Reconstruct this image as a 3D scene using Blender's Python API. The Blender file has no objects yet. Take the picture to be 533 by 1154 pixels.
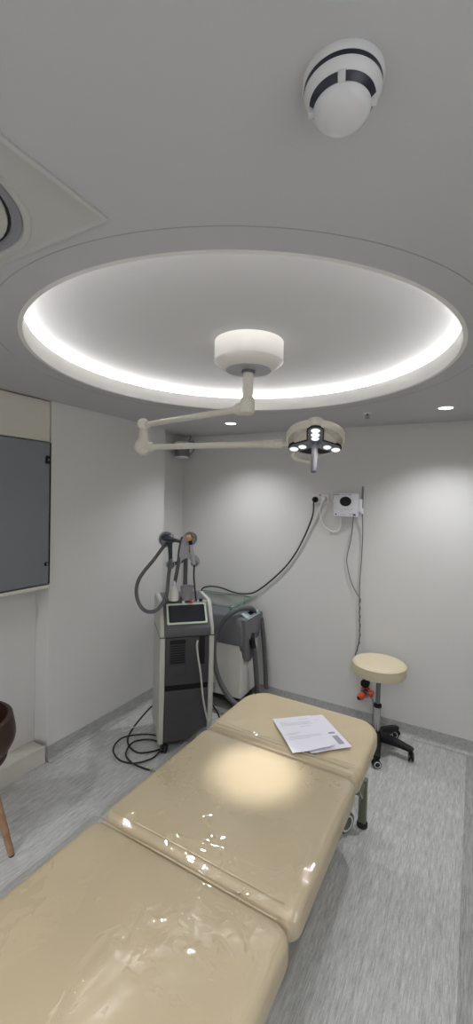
import bpy, math, random
from mathutils import Vector, Matrix, noise
random.seed(7)
PI = math.pi
col = bpy.context.scene.collection
sc = bpy.context.scene
R = math.radians

# ------------------------------------------------------------------ materials
def mat(name, c, rough=.5, metal=0., var=0., vscale=8., bump=0., bscale=60., coat=0., emit=None, spec=None):
    m = bpy.data.materials.new(name); m.use_nodes = True
    nt = m.node_tree; b = nt.nodes['Principled BSDF']
    b.inputs['Base Color'].default_value = (*c, 1)
    b.inputs['Roughness'].default_value = rough
    b.inputs['Metallic'].default_value = metal
    b.inputs['Coat Weight'].default_value = coat
    if spec is not None: b.inputs['Specular IOR Level'].default_value = spec
    if emit:
        b.inputs['Emission Color'].default_value = (*emit[0], 1); b.inputs['Emission Strength'].default_value = emit[1]
    tc = nt.nodes.new('ShaderNodeTexCoord')
    if var:
        n = nt.nodes.new('ShaderNodeTexNoise'); n.inputs['Scale'].default_value = vscale; n.inputs['Detail'].default_value = 4
        nt.links.new(tc.outputs['Object'], n.inputs['Vector'])
        r = nt.nodes.new('ShaderNodeValToRGB')
        r.color_ramp.elements[0].position = .3; r.color_ramp.elements[1].position = .7
        r.color_ramp.elements[0].color = (*[x*(1-var) for x in c], 1); r.color_ramp.elements[1].color = (*[min(1, x*(1+var)) for x in c], 1)
        nt.links.new(n.outputs['Fac'], r.inputs['Fac']); nt.links.new(r.outputs['Color'], b.inputs['Base Color'])
    if bump:
        n = nt.nodes.new('ShaderNodeTexNoise'); n.inputs['Scale'].default_value = bscale; n.inputs['Detail'].default_value = 3
        nt.links.new(tc.outputs['Object'], n.inputs['Vector'])
        bm = nt.nodes.new('ShaderNodeBump'); bm.inputs['Strength'].default_value = bump; bm.inputs['Distance'].default_value = .01
        nt.links.new(n.outputs['Fac'], bm.inputs['Height']); nt.links.new(bm.outputs['Normal'], b.inputs['Normal'])
    return m

def floor_mat(name, k=1.0):
    m = mat(name, (.4, .4, .4), .42)
    nt = m.node_tree; b = nt.nodes['Principled BSDF']
    tc = nt.nodes.new('ShaderNodeTexCoord')
    outs = []
    for sx, sy, sz in ((230, 16, 230), (60, 5, 60), (500, 90, 500)):
        mp = nt.nodes.new('ShaderNodeMapping'); mp.inputs['Scale'].default_value = (sx, sy, sz)
        n = nt.nodes.new('ShaderNodeTexNoise'); n.inputs['Scale'].default_value = 1; n.inputs['Detail'].default_value = 3
        nt.links.new(tc.outputs['Object'], mp.inputs['Vector']); nt.links.new(mp.outputs['Vector'], n.inputs['Vector'])
        outs.append(n.outputs['Fac'])
    def mth(op, a, c):
        x = nt.nodes.new('ShaderNodeMath'); x.operation = op
        nt.links.new(a, x.inputs[0])
        if isinstance(c, float): x.inputs[1].default_value = c
        else: nt.links.new(c, x.inputs[1])
        return x.outputs[0]
    s = mth('ADD', mth('ADD', mth('MULTIPLY', outs[0], .5), mth('MULTIPLY', outs[1], .25)), mth('MULTIPLY', outs[2], .25))
    r = nt.nodes.new('ShaderNodeValToRGB')
    e = r.color_ramp.elements
    e[0].position = .36; e[0].color = (.32*k, .32*k, .312*k, 1)
    e[1].position = .62; e[1].color = (.64*k, .64*k, .625*k, 1)
    x = e.new(.5); x.color = (.485*k, .485*k, .472*k, 1)
    nt.links.new(s, r.inputs['Fac']); nt.links.new(r.outputs['Color'], b.inputs['Base Color'])
    return m

def clear_mat(name, tint, rough=.03, bump=0., ior=1.45, boost=1.0):
    m = bpy.data.materials.new(name); m.use_nodes = True
    nt = m.node_tree; nt.nodes.remove(nt.nodes['Principled BSDF']); out = nt.nodes['Material Output']
    t = nt.nodes.new('ShaderNodeBsdfTransparent'); t.inputs[0].default_value = (*tint, 1)
    g = nt.nodes.new('ShaderNodeBsdfGlossy'); g.inputs['Roughness'].default_value = rough
    f = nt.nodes.new('ShaderNodeLayerWeight'); f.inputs['Blend'].default_value = .5
    pw = nt.nodes.new('ShaderNodeMath'); pw.operation = 'POWER'; pw.inputs[1].default_value = 5
    nt.links.new(f.outputs['Facing'], pw.inputs[0])
    f0 = ((ior-1)/(ior+1))**2*boost
    mx = nt.nodes.new('ShaderNodeMixShader')
    mu = nt.nodes.new('ShaderNodeMath'); mu.operation = 'MULTIPLY_ADD'; mu.inputs[1].default_value = 1-f0; mu.inputs[2].default_value = f0; mu.use_clamp = True
    nt.links.new(pw.outputs[0], mu.inputs[0])
    nt.links.new(mu.outputs[0], mx.inputs[0]); nt.links.new(t.outputs[0], mx.inputs[1]); nt.links.new(g.outputs[0], mx.inputs[2])
    nt.links.new(mx.outputs[0], out.inputs['Surface'])
    if bump:
        tc = nt.nodes.new('ShaderNodeTexCoord')
        n = nt.nodes.new('ShaderNodeTexNoise'); n.inputs['Scale'].default_value = 14; n.inputs['Detail'].default_value = 2; n.inputs['Distortion'].default_value = 1.2
        nt.links.new(tc.outputs['Object'], n.inputs['Vector'])
        bm = nt.nodes.new('ShaderNodeBump'); bm.inputs['Strength'].default_value = bump; bm.inputs['Distance'].default_value = .01
        nt.links.new(n.outputs['Fac'], bm.inputs['Height'])
        nt.links.new(bm.outputs['Normal'], g.inputs['Normal']); nt.links.new(bm.outputs['Normal'], f.inputs['Normal'])
    return m

def emis(name, c, s):
    m = bpy.data.materials.new(name); m.use_nodes = True
    nt = m.node_tree; nt.nodes.remove(nt.nodes['Principled BSDF'])
    e = nt.nodes.new('ShaderNodeEmission'); e.inputs[0].default_value = (*c, 1); e.inputs[1].default_value = s
    nt.links.new(e.outputs[0], nt.nodes['Material Output'].inputs['Surface'])
    return m

M = dict(
    acp=mat('conditioner_plastic', (.50, .50, .485), .45), det=mat('detector_plastic', (.62, .62, .64), .22),
    unitw=mat('unit_cool_white', (.80, .80, .85), .3),
    hose_l=mat('liner_grey', (.30, .30, .30), .5),
    wall=mat('wall_paint', (.655, .65, .635), .55, bump=.02, bscale=90),
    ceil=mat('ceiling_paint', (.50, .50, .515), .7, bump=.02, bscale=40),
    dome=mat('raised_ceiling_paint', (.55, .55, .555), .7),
    ring=mat('ring_paint', (.80, .79, .76), .5),
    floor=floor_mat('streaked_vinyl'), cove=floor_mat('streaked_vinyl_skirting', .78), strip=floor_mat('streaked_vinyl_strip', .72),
    cream=mat('cream_laminate', (.64, .625, .56), .4),
    fascia=mat('fascia_laminate', (.62, .60, .53), .4),
    board=mat('grey_board', (.20, .21, .232), .38),
    seam=mat('seam_filler', (.34, .34, .34), .8),
    black=mat('black_plastic', (.008, .008, .009), .5, spec=.3),
    rubber=mat('black_rubber', (.015, .015, .016), .6),
    white=mat('white_plastic', (.74, .74, .74), .35),
    offwhite=mat('offwhite_plastic', (.62, .61, .58), .4),
    lamp=mat('lamp_cream_enamel', (.66, .63, .55), .3),
    shroud=mat('shroud_white', (.72, .70, .66), .35),
    lens_body=mat('lamp_dark_lens', (.22, .22, .25), .2),
    navy=mat('dark_navy_band', (.012, .016, .03), .3),
    hand=mat('handle_grey', (.16, .16, .18), .4),
    led=emis('led_lens', (.90, .95, 1), 1.15),
    hide=mat('cream_vinyl_upholstery', (.565, .465, .305), .42, var=.03, vscale=5, bump=.05, bscale=14),
    hide_s=mat('cream_stool_vinyl', (.66, .575, .41), .45),
    chrome=mat('chrome', (.55, .55, .56), .2, 1.),
    dchrome=mat('dark_steel', (.25, .25, .27), .3, 1.),
    frame=mat('olive_enamel', (.135, .155, .095), .45),
    mbeige=mat('machine_greige', (.46, .455, .41), .4),
    mwhite=mat('cooler_white', (.66, .65, .60), .4),
    mdark=mat('machine_charcoal', (.045, .043, .046), .45, bump=.03, bscale=300),
    mgrey=mat('machine_mid_grey', (.088, .088, .096), .45),
    mtop=mat('cooler_grey', (.155, .155, .168), .45),
    mlight=mat('holder_light_grey', (.38, .38, .41), .35),
    hose=mat('grey_hose', (.10, .10, .105), .5),
    ubend=mat('pale_tube', (.42, .42, .36), .4),
    screen=mat('screen_glass', (.02, .022, .03), .08),
    lime=mat('screen_rim_pale_green', (.52, .62, .46), .4),
    blue=mat('display_pale_blue', (.42, .52, .56), .3),
    navyblue=mat('handpiece_navy', (.022, .030, .048), .25),
    orange=mat('handpiece_amber', (.75, .38, .06), .3),
    red=mat('red_plastic', (.55, .03, .02), .4),
    orangered=mat('orange_red_plastic', (.75, .10, .03), .4),
    bottle=mat('translucent_bottle', (.70, .69, .65), .25),
    cup=mat('cup_grey', (.27, .27, .27), .45),
    cable=mat('cable_black', (.01, .01, .01), .5),
    cable_w=mat('cable_white', (.85, .85, .82), .45),
    cable_g=mat('cable_grey', (.10, .10, .10), .5),
    paper=mat('paper', (.78, .77, .84), .7),
    ink=mat('print_grey', (.33, .33, .38), .8),
    ink2=mat('print_light_grey', (.52, .52, .55), .8),
    inkblue=mat('print_navy', (.03, .04, .16), .6),
    leather=mat('dark_brown_leather', (.042, .018, .013), .42, var=.15, vscale=20, bump=.08, bscale=200),
    oak=mat('oak_wood', (.34, .205, .115), .5, var=.18, vscale=30),
    film=clear_mat('clear_vinyl_film', (.99, .99, .985), .022, bump=.07, boost=4.6),
    tube=clear_mat('clear_tube', (.75, .78, .78), .1),
    glass=clear_mat('shelf_glass', (.93, .975, .955), .02, ior=1.5),
    glassedge=mat('glass_edge_green', (.20, .36, .30), .15),
    louvre=mat('louvre_grey', (.26, .26, .28), .4),
    dark=mat('dark_gap', (.01, .012, .02), .6),
    fixture=mat('fixture_slate', (.16, .17, .195), .4),
)

# ------------------------------------------------------------------ mesh builder
class MB:
    def __init__(s): s.v = []; s.f = []; s.mi = []; s.cur = 0
    def add(s, vs, fs):
        o = len(s.v); s.v += [Vector(p) for p in vs]
        for f in fs: s.f.append([i+o for i in f]); s.mi.append(s.cur)
        return s
    def box(s, c, d, rz=0, rot=None, bev=0):
        x, y, z = d[0]/2, d[1]/2, d[2]/2
        Mx = rot if rot else Matrix.Rotation(rz, 3, 'Z')
        if bev <= 0:
            vs = [Vector(c)+Mx@Vector((a*x, b*y, e*z)) for a in (-1, 1) for b in (-1, 1) for e in (-1, 1)]
            return s.add(vs, [(0, 1, 3, 2), (4, 6, 7, 5), (0, 4, 5, 1), (2, 3, 7, 6), (0, 2, 6, 4), (1, 5, 7, 3)])
        b = min(bev, x*.95, y*.95, z*.95); rings = []
        n = 3
        prof = []
        for k in range(n+1):
            a = PI/2*k/n; prof.append((b*(1-math.sin(a)), -z+b*(1-math.cos(a))))
        prof = prof+[(i, -h) for i, h in reversed(prof)]
        for ins, h in prof:
            out = rrect(x-ins, y-ins, max(b-ins, .0004), 3)
            rings.append([Vector(c)+Mx@Vector((p[0], p[1], h)) for p in out])
        return s.loft(rings, cap=True)
    def loft(s, rings, cap=True, close=True):
        n = len(rings[0]); vs = [p for r in rings for p in r]; fs = []
        for i in range(len(rings)-1):
            for j in range(n if close else n-1):
                k = (j+1) % n
                fs.append((i*n+j, i*n+k, (i+1)*n+k, (i+1)*n+j))
        if cap: fs.append(tuple(reversed(range(n)))); fs.append(tuple((len(rings)-1)*n+j for j in range(n)))
        return s.add(vs, fs)
    def cyl(s, p0, p1, r0, r1=None, n=24, bev=0):
        r1 = r0 if r1 is None else r1
        if bev: return s.lathe([(r0-bev, 0), (r0, bev), (r1, (Vector(p1)-Vector(p0)).length-bev), (r1-bev, (Vector(p1)-Vector(p0)).length)], p0, Vector(p1)-Vector(p0), n)
        return s.lathe([(r0, 0), (r1, (Vector(p1)-Vector(p0)).length)], p0, Vector(p1)-Vector(p0), n)
    def lathe(s, prof, o=(0, 0, 0), ax=(0, 0, 1), n=32, cap=True):
        q = Vector((0, 0, 1)).rotation_difference(Vector(ax).normalized()).to_matrix(); o = Vector(o)
        rings = [[o+q@Vector((r*math.cos(2*PI*j/n), r*math.sin(2*PI*j/n), h)) for j in range(n)] for r, h in prof]
        return s.loft(rings, cap)
    def ring(s, prof, o=(0, 0, 0), n=96, ax=(0, 0, 1)):        # closed profile swept round an axis
        q = Vector((0, 0, 1)).rotation_difference(Vector(ax).normalized()).to_matrix(); o = Vector(o)
        m = len(prof); vs = []; fs = []
        for j in range(n):
            a = 2*PI*j/n
            vs += [o+q@Vector((r*math.cos(a), r*math.sin(a), h)) for r, h in prof]
        for j in range(n):
            k = (j+1) % n
            for i in range(m):
                l = (i+1) % m
                fs.append((j*m+i, k*m+i, k*m+l, j*m+l))
        return s.add(vs, fs)
    def tube(s, pts, r, n=10, smooth=6, cap=True, flat=1.0):
        P = catmull(pts, smooth) if smooth else [Vector(p) for p in pts]
        rr = r if callable(r) else (lambda t: r)
        rings = []; up = None
        for i, p in enumerate(P):
            t = (P[min(i+1, len(P)-1)]-P[max(i-1, 0)]).normalized()
            if up is None:
                up = t.orthogonal().normalized()
            up = (up-t*up.dot(t)).normalized(); w = t.cross(up)
            rad = rr(i/(len(P)-1))
            rings.append([p+up*rad*math.cos(2*PI*j/n)*flat+w*rad*math.sin(2*PI*j/n) for j in range(n)])
        return s.loft(rings, cap)
    def prism(s, out, z0, z1, T=None):
        r = [[Vector((x, y, z)) for x, y in out] for z in (z0, z1)]
        if T: r = [[T@p for p in q] for q in r]
        return s.loft(r)
    def sphere(s, c, r, n=20, sc=(1, 1, 1), rot=None):
        m = n//2; rings = []
        for i in range(m+1):
            a = PI*(i+.02)/(m+.04); h = -math.cos(a); q = math.sin(a)
            ring = [Vector((r*sc[0]*q*math.cos(2*PI*j/n), r*sc[1]*q*math.sin(2*PI*j/n), r*sc[2]*h)) for j in range(n)]
            if rot: ring = [rot@p for p in ring]
            rings.append([Vector(c)+p for p in ring])
        return s.loft(rings)
    def build(s, name, m, parent=None, world=False, ang=35, bevel=0, label=None):
        me = bpy.data.meshes.new(name)
        vs = s.v; par = parent
        if world and parent:
            while '_loc' not in parent: parent = parent.parent
            inv = (Matrix.Translation(parent['_loc'])@Matrix.Rotation(parent['_rz'], 4, 'Z')).inverted()
            vs = [inv@p for p in vs]
        me.from_pydata([tuple(p) for p in vs], [], s.f)
        ms = m if isinstance(m, (list, tuple)) else [m]
        for x in ms: me.materials.append(M[x])
        me.polygons.foreach_set('material_index', s.mi)
        me.polygons.foreach_set('use_smooth', [True]*len(me.polygons))
        me.validate(); me.update()
        me.set_sharp_from_angle(angle=R(ang))
        o = bpy.data.objects.new(name, me); col.objects.link(o)
        if par: o.parent = par
        if bevel:
            b = o.modifiers.new('bevel', 'BEVEL'); b.width = bevel; b.segments = 2; b.limit_method = 'ANGLE'; b.angle_limit = R(40)
        if label: o['label'] = label
        return o

def catmull(pts, k):
    P = [Vector(p) for p in pts]; P = [P[0]*2-P[1]]+P+[P[-1]*2-P[-2]]; out = []
    for i in range(1, len(P)-2):
        a, b, c, d = P[i-1:i+3]
        for j in range(k):
            t = j/k
            out.append(.5*((2*b)+(c-a)*t+(2*a-5*b+4*c-d)*t*t+(3*b-a-3*c+d)*t**3))
    out.append(P[-2]); return out

def rrect(hx, hy, r, k=5):
    rs = r if isinstance(r, (list, tuple)) else [r]*4
    out = []
    for (sx, sy, a0), q in zip(((1, 1, 0), (-1, 1, 90), (-1, -1, 180), (1, -1, 270)), rs):
        q = max(min(q, hx*.99, hy*.99), 1e-4)
        for j in range(k+1):
            a = R(a0+90*j/k); out.append((sx*(hx-q)+q*math.cos(a), sy*(hy-q)+q*math.sin(a)))
    return out

def thing(name, label, cat, loc=(0, 0, 0), rz=0, group=None):
    o = bpy.data.objects.new(name, None); col.objects.link(o)
    o.location = loc; o.rotation_euler = (0, 0, rz); o.empty_display_size = .1
    o['_loc'] = loc; o['_rz'] = rz
    return tag(o, label, cat, group)
def tag(o, label, cat, group=None):
    o['label'] = label; o['category'] = cat
    if group: o['group'] = group
    return o
def struct(mb, name, m, **k):
    o = mb.build(name, m, **k); o['kind'] = 'structure'; return o
def copy_tree(o, parent=None):
    c = o.copy(); col.objects.link(c)
    if parent: c.parent = parent
    for ch in list(o.children): copy_tree(ch, c)
    return c
def light(kind, name, loc, energy, color=(1, 1, 1), **k):
    l = bpy.data.lights.new(name, kind); l.energy = energy; l.color = color
    for a, b in k.items(): setattr(l, a, b)
    o = bpy.data.objects.new(name, l); col.objects.link(o); o.location = loc; return o

# ------------------------------------------------------------------ the room
CZ = 2.345; ZU = 2.457; XL, YB, XR, YF = -2.369, 3.354, .50, -1.30
RX = -2.524
CX, CY = -.944, 1.669
struct(MB().box(((XR+RX)/2, (YB+YF)/2, -.05), (XR-RX+.6, YB-YF+.4, .1)), 'floor', 'floor')
# ceiling with its round opening
mb = MB(); N = 256; rim = []; rect = []
for j in range(N):
    a = 2*PI*j/N; c, s_ = math.cos(a), math.sin(a); rim.append((CX+.885*c, CY+.885*s_))
    t = min((XR+.3-CX)/c if c > 1e-9 else 1e9, (RX-.35-CX)/c if c < -1e-9 else 1e9, (YB+.3-CY)/s_ if s_ > 1e-9 else 1e9, (YF-.3-CY)/s_ if s_ < -1e-9 else 1e9)
    rect.append((CX+t*c, CY+t*s_))
vs = [(x, y, CZ) for x, y in rim]+[(x, y, CZ) for x, y in rect]
mb.add(vs, [(j, (j+1) % N, N+(j+1) % N, N+j) for j in range(N)])
mb.ring([(1.09, CZ+.012), (1.09, ZU), (1.10, ZU), (1.10, CZ+.012)], (CX, CY, 0), 160)
mb.ring([(.89, CZ+.012), (1.08, CZ+.012), (1.08, CZ+.002), (.89, CZ+.002)], (CX, CY, 0), 160)
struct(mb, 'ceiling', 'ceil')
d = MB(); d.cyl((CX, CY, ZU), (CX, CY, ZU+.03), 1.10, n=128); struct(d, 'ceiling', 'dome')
struct(MB().ring([(.885, CZ-.0005), (.885, 2.418), (.888, 2.4205), (.897, 2.4205), (.90, 2.418), (.90, CZ-.0005)], (CX, CY, 0), 192), 'trim_1', 'ring')
struct(MB().ring([(.9855, CZ-.0007), (.9855, CZ+.001), (.9885, CZ+.001), (.9885, CZ-.0007)], (CX, CY, 0), 160), 'trim_2', 'seam')

struct(MB().box(((XL-2.9)/2, (1.745+2.879)/2, 1.2), (XL+2.9, 2.879-1.745, 2.5)).box(((RX-2.9)/2, (2.879+YB)/2, 1.2), (RX+2.9, YB-2.879+.002, 2.5))
       .box(((-2.5-2.9)/2, (YF+1.745)/2, 1.2), (.4, 1.745-YF, 2.5)), 'wall_left', 'wall', bevel=.004)
struct(MB().box(((XR-2.9)/2, YB+.06, 1.2), (XR+2.9, .12, 2.5)), 'wall_back', 'wall')
struct(MB().box((XR+.06, (YB+YF)/2, 1.2), (.12, YB-YF+.2, 2.5)), 'wall_right', 'wall')
struct(MB().box(((XR-2.9)/2, YF-.06, 1.2), (XR+2.9, .12, 2.5)), 'wall_front', 'wall')
def skirting(x0, y0, x1, y1, nx, ny, name):
    # coved vinyl skirting: upright with a curved foot, swept along the wall; (nx,ny) points into the room
    prof = [(.0, .098), (.003, .098), (.004, .03), (.007, .016), (.014, .007), (.026, .0025), (.036, .0015), (.036, -.01), (0, -.01)]
    mb = MB(); rings = []
    for x, y in ((x0, y0), (x1, y1)): rings.append([(x+nx*a, y+ny*a, h) for a, h in prof])
    mb.loft([[Vector(p) for p in r] for r in rings]); return struct(mb, name, 'cove', ang=60)
skirting(XL, 1.745, XL, 2.879, 1, 0, 'baseboard_left')
skirting(RX, 2.879, RX, YB, 1, 0, 'baseboard_left')
skirting(RX, YB, XR, YB, 0, -1, 'baseboard_back')
skirting(XR, YB, XR, YF, -1, 0, 'baseboard_right')
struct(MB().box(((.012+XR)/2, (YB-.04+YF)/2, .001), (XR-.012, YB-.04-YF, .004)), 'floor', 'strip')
# closet bay on the left: fascia, ledge under the board, low plinth
struct(MB().box((-2.44, .90, 2.21), (.13, 1.678, .255)), 'trim_3', 'fascia', bevel=.002)
struct(MB().box((-2.43, .90, 1.157), (.135, 1.68, .022)), 'trim_4', 'cream', bevel=.002)
struct(MB().box((-2.433, .78, .054), (.133, 1.90, .108)).box((-2.372, .78, .112), (.012, 1.90, .006)), 'trim_5', 'cream', bevel=.003)

b = thing('wall_board', 'large plain grey panel with black edge clips over the cream ledge on the left', 'panel', (XL+.004, .9, 1.176))
MB().box((.0, 0, .4505), (.018, 1.66, .897), bev=.004).build('panel', 'board', b)
MB().box((.006, .833, .4505), (.012, .006, .897)).build('edge_strip', 'black', b)
for z in (.79, .13):
    c = MB().box((.014, .812, z), (.010, .028, .05 if z > .5 else .022), bev=.002).build('clip', 'black', b)
    MB().cyl((.018, .812, z), (.0205, .812, z), .006).build('screw', 'chrome', c)

# ------------------------------------------------------------------ lights in the ceiling
cl = MB().ring([(1.00+.007*math.cos(R(a)), 2.424+.007*math.sin(R(a))) for a in range(0, 360, 45)], (CX, CY, 0), 160).build('cove_light', 'led_strip' if 'led_strip' in M else 'led')
M['led_strip'] = emis('led_strip', (1, .985, .96), 82.)
cl.data.materials[0] = M['led_strip']
tag(cl, 'glowing white light strip hidden behind the round ceiling ring', 'light strip')
M['down'] = emis('downlight_lens', (.95, .98, 1), 9.)
def downlight(x, y, label, e=46, spr=125):
    t = thing('downlight', label, 'downlight', (x, y, CZ), group='recessed round downlights')
    MB().ring([(.040, -.004), (.040, .004), (.050, .002), (.0515, -.0015), (.049, -.004)], n=40).build('bezel', 'white', t)
    MB().cyl((0, 0, -.0035), (0, 0, .002), .040).build('diffuser', 'down', t)
    l = light('SPOT', 'downlight_beam', (0, 0, -.012), e, (.97, .98, 1), spot_size=R(spr), spot_blend=.9, shadow_soft_size=.035)
    l.parent = t
    return t
downlight(-1.693, 2.847, 'round recessed downlight left of the lamp head, near the back wall')
downlight(-.178, 2.872, 'round recessed downlight at the right, near the back wall', 54)
downlight(.14, .25, 'unseen downlight added above the viewer on the right for ambient light', 82, 165)  # this and the following downlights are unseen, added to raise the ambient light
downlight(-1.75, -.35, 'unseen downlight added behind the viewer on the far left for ambient light', 82, 165)
downlight(-.35, -.85, 'unseen downlight added furthest behind the viewer for ambient light', 82, 165)

s = thing('sprinkler', 'small ceiling sprinkler head beside the right downlight', 'sprinkler', (-.643, 2.85, CZ))
MB().lathe([(.030, 0), (.030, -.003), (.018, -.006)], n=24).build('escutcheon', 'white', s)
MB().cyl((0, 0, -.004), (0, 0, -.018), .007).box((.011, 0, -.024), (.003, .004, .022)).box((-.011, 0, -.024), (.003, .004, .022)).box((0, 0, -.014), (.024, .004, .003)).cyl((0, 0, -.036), (0, 0, -.014), .003).build('frame', 'dchrome', s)
MB().cyl((0, 0, -.035), (0, 0, -.0375), .017, n=16).build('deflector', 'dchrome', s)

# smoke detector
s = thing('smoke_detector', 'white domed smoke detector with dark bands on the ceiling', 'smoke detector', (-.186, .599, CZ), R(-58))
MB().lathe([(.0575, 0), (.0575, -.006), (.055, -.010)], n=64).build('base', 'det', s)
MB().lathe([(.0547, -.0095), (.0535, -.0165)], n=64).build('lower_band', 'navy', s)
MB().lathe([(.0543, -.0165), (.0540, -.0175), (.052, -.021), (.0475, -.027), (.0465, -.028)], n=64).build('body', 'det', s)
MB().lathe([(.0465, -.0275), (.0395, -.034), (.0385, -.037)], n=64).build('sensor_slot', 'navy', s)
for k in range(4):
    a = R(-17+90*k); MB().box((.0425*math.cos(a), .0425*math.sin(a), -.0325), (.010, .010, .0105), rz=a, bev=.001).build('rib', 'det', s)
MB().lathe([(.0395, -.036), (.0405, -.038), (.0385, -.044), (.033, -.0495), (.021, -.0535), (.004, -.055)], n=64).build('dome', 'det', s)

# ceiling air conditioner
ac = thing('ceiling_air_conditioner', 'square white ceiling air conditioner panel with a rounded outlet at upper left', 'air conditioner', (-1.14, .25, CZ))
def outline(hx, hy, r): return rrect(hx, hy, r, 12)
p = MB(); P0 = outline(.435, .405, .012); T0 = outline(.425, .395, .012); H0 = outline(.366, .382, .235)
def rr(o, z, dx=0, dy=0): return [Vector((x+dx, y+dy, z)) for x, y in o]
p.loft([rr(P0, 0), rr(P0, -.005), rr(outline(.430, .400, .012), -.007), rr(T0, -.007), rr(outline(.421, .391, .012), -.005), rr(H0, -.006), rr(outline(.363, .379, .233), -.010), rr(outline(.352, .368, .225), -.009), rr(outline(.348, .364, .222), -.0)], cap=False)
p.build('panel', 'acp', ac)
MB().loft([rr(outline(.348, .364, .222), -.004), rr(outline(.341, .357, .216), -.0008), rr(outline(.334, .350, .211), -.002), rr(outline(.330, .346, .208), -.005), rr(outline(.328, .344, .206), -.001)], cap=False).build('louvre', 'louvre', ac)
MB().loft([rr(outline(.329, .345, .207), -.0006), rr(outline(.26, .29, .17), -.0006)], cap=False).build('air_slot', 'dark', ac)
MB().loft([rr(outline(.322, .338, .201), -.0006), rr(outline(.321, .337, .200), -.005), rr(outline(.310, .326, .192), -.008), rr(outline(.02, .02, .015), -.009)]).build('centre_panel', 'acp', ac)

# ------------------------------------------------------------------ surgical lamp
SX, SY = -.916, 1.685
L = thing('surgical_lamp', 'cream ceiling-mounted surgical lamp with a two-section arm and bright lens head', 'surgical lamp', (SX, SY, 2.457))
MB().lathe([(.156, 0), (.156, -.086), (.155, -.0885), (.109, -.1225), (.104, -.123)], n=72).build('ceiling_cover', 'shroud', L)
MB().lathe([(.102, -.1232), (.102, -.1245)], n=64).build('cover_plate', 'mlight', L)
MB().lathe([(.030, -.124), (.031, -.128), (.031, -.133), (.028, -.136)], n=40).build('collar', 'hand', L)
MB().lathe([(.0235, -.136), (.0235, -.193), (.0225, -.194), (.0225, -.196), (.0245, -.197), (.0245, -.245)], n=32).build('stem', 'lamp', L)
EL = Vector((-1.682, 1.845, 2.165)); J = Vector((SX, SY, 2.165)); HC = Vector((-.694, 1.980, 2.041))
dA = (EL-J).normalized()
k = MB(); k.lathe([(.020, 0), (.030, .006), (.034, .022), (.034, .055), (.029, .070), (.0245, .078)], (SX, SY, 2.137), n=32)
k.sphere(J, .034, 24); k.lathe([(.030, 0), (.030, .045), (.024, .060), (.018, .066)], J+dA*.005, dA, 28); k.build('shoulder_joint', 'lamp', L, world=True)
MB().lathe([(.0155, 0), (.0155, (EL-J).length-.06)], J+dA*.05, dA, 24).build('upper_arm', 'lamp', L, world=True)
B2 = Vector((EL.x, EL.y, 2.036)); fr = Vector((.55, -.83, .0)).normalized()
k = MB(); k.lathe([(.012, -.040), (.030, -.037), (.034, -.028), (.034, .026), (.028, .034), (.012, .036)], EL, fr, 32)
k.lathe([(.018, 0), (.018, .03), (.026, .045)], EL-dA*.052, dA, 24)
k.cyl(EL-Vector((0, 0, .02)), EL-Vector((0, 0, .055)), .024, .020)
k.ring([(.016, -.005), (.026, -.005), (.027, 0), (.026, .005), (.016, .005)], EL-Vector((0, 0, .052)), 24)
k.ring([(.016, -.004), (.029, -.004), (.030, 0), (.029, .004), (.016, .004)], EL-Vector((0, 0, .066)), 24)
k.cyl(EL-Vector((0, 0, .05)), EL-Vector((0, 0, .10)), .026, .032)
k.build('elbow', 'lamp', L, world=True)
dB = (Vector((-.884, 1.981, 2.040))-B2).normalized()
k = MB(); k.lathe([(.012, -.046), (.036, -.043), (.044, -.034), (.0465, -.026), (.0465, .024), (.042, .034), (.030, .038), (.028, .036), (.010, .036)], B2, fr, 40)
k.lathe([(.030, 0), (.030, .04), (.022, .056), (.018, .058)], B2+dB*.01, dB, 24)
k.build('elbow_hub', 'lamp', L, world=True)
LB = (Vector((-.884, 1.981, 2.040))-B2).length
k = MB().lathe([(.0160, .05), (.0165, LB*.6), (.0165, LB-.075)], B2, dB, 24).build('lower_arm', 'lamp', L, world=True)
MB().box(B2+dB*(LB-.13)-Vector((-.0, .0165, 0)), (.014, .003, .010), rz=math.atan2(dB.y, dB.x)).build('arm_mark', 'ink', k, world=False) if 0 else None
MB().lathe([(.0165, 0), (.0205, .004), (.0205, .055), (.0185, .058), (.0215, .062), (.0215, .098), (.018, .104)], B2+dB*(LB-.085), dB, 28).build('end_collar', 'lamp', L, world=True)
# head frame: axis up from the lens face, tilted toward the viewer
ax = Vector((-.11, .355, .92)).normalized()
tow = Vector((HC.x*-1, -HC.y, 0)); tow = (tow-ax*tow.dot(ax)).normalized(); side = ax.cross(tow)
HM = Matrix((side, tow, ax)).transposed()         # local x=side, y=toward viewer, z=up
def H(x, y, z): return HC+HM@Vector((x, y, z))
def tri(r0, a3, p=3, n=96, w=1.0):
    out = []
    for j in range(n):
        a = 2*PI*j/n; q = math.cos(p*(a-PI/2)); out.append(((r0+a3*(q*abs(q)**.0 if 0 else q))*math.cos(a), (r0+a3*q)*math.sin(a)))
    return out
def pod(a, r0, r1, w, k=8):     # rounded bar outline along angle a
    c, s_ = math.cos(a), math.sin(a); pts = []
    for j in range(k+1):
        t = -PI/2+PI*j/k; pts.append((r1-w+w*math.cos(t), w*math.sin(t)))
    pts += [(r0, w), (r0, -w)]
    return [(x*c-y*s_, x*s_+y*c) for x, y in pts]
k = MB()
def sector(r, z): return [H(0, 0, z)]+[H(r*math.cos(R(a)), r*math.sin(R(a)), z) for a in range(205, 336, 5)]
k.loft([sector(.122, -.003), sector(.126, .002), sector(.122, .006)])
k.build('underside_plate', 'black', L, world=True)
AN = [PI/2, PI/2+2*PI/3, PI/2+4*PI/3]
k = MB(); k2 = MB(); k3 = MB()
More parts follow.
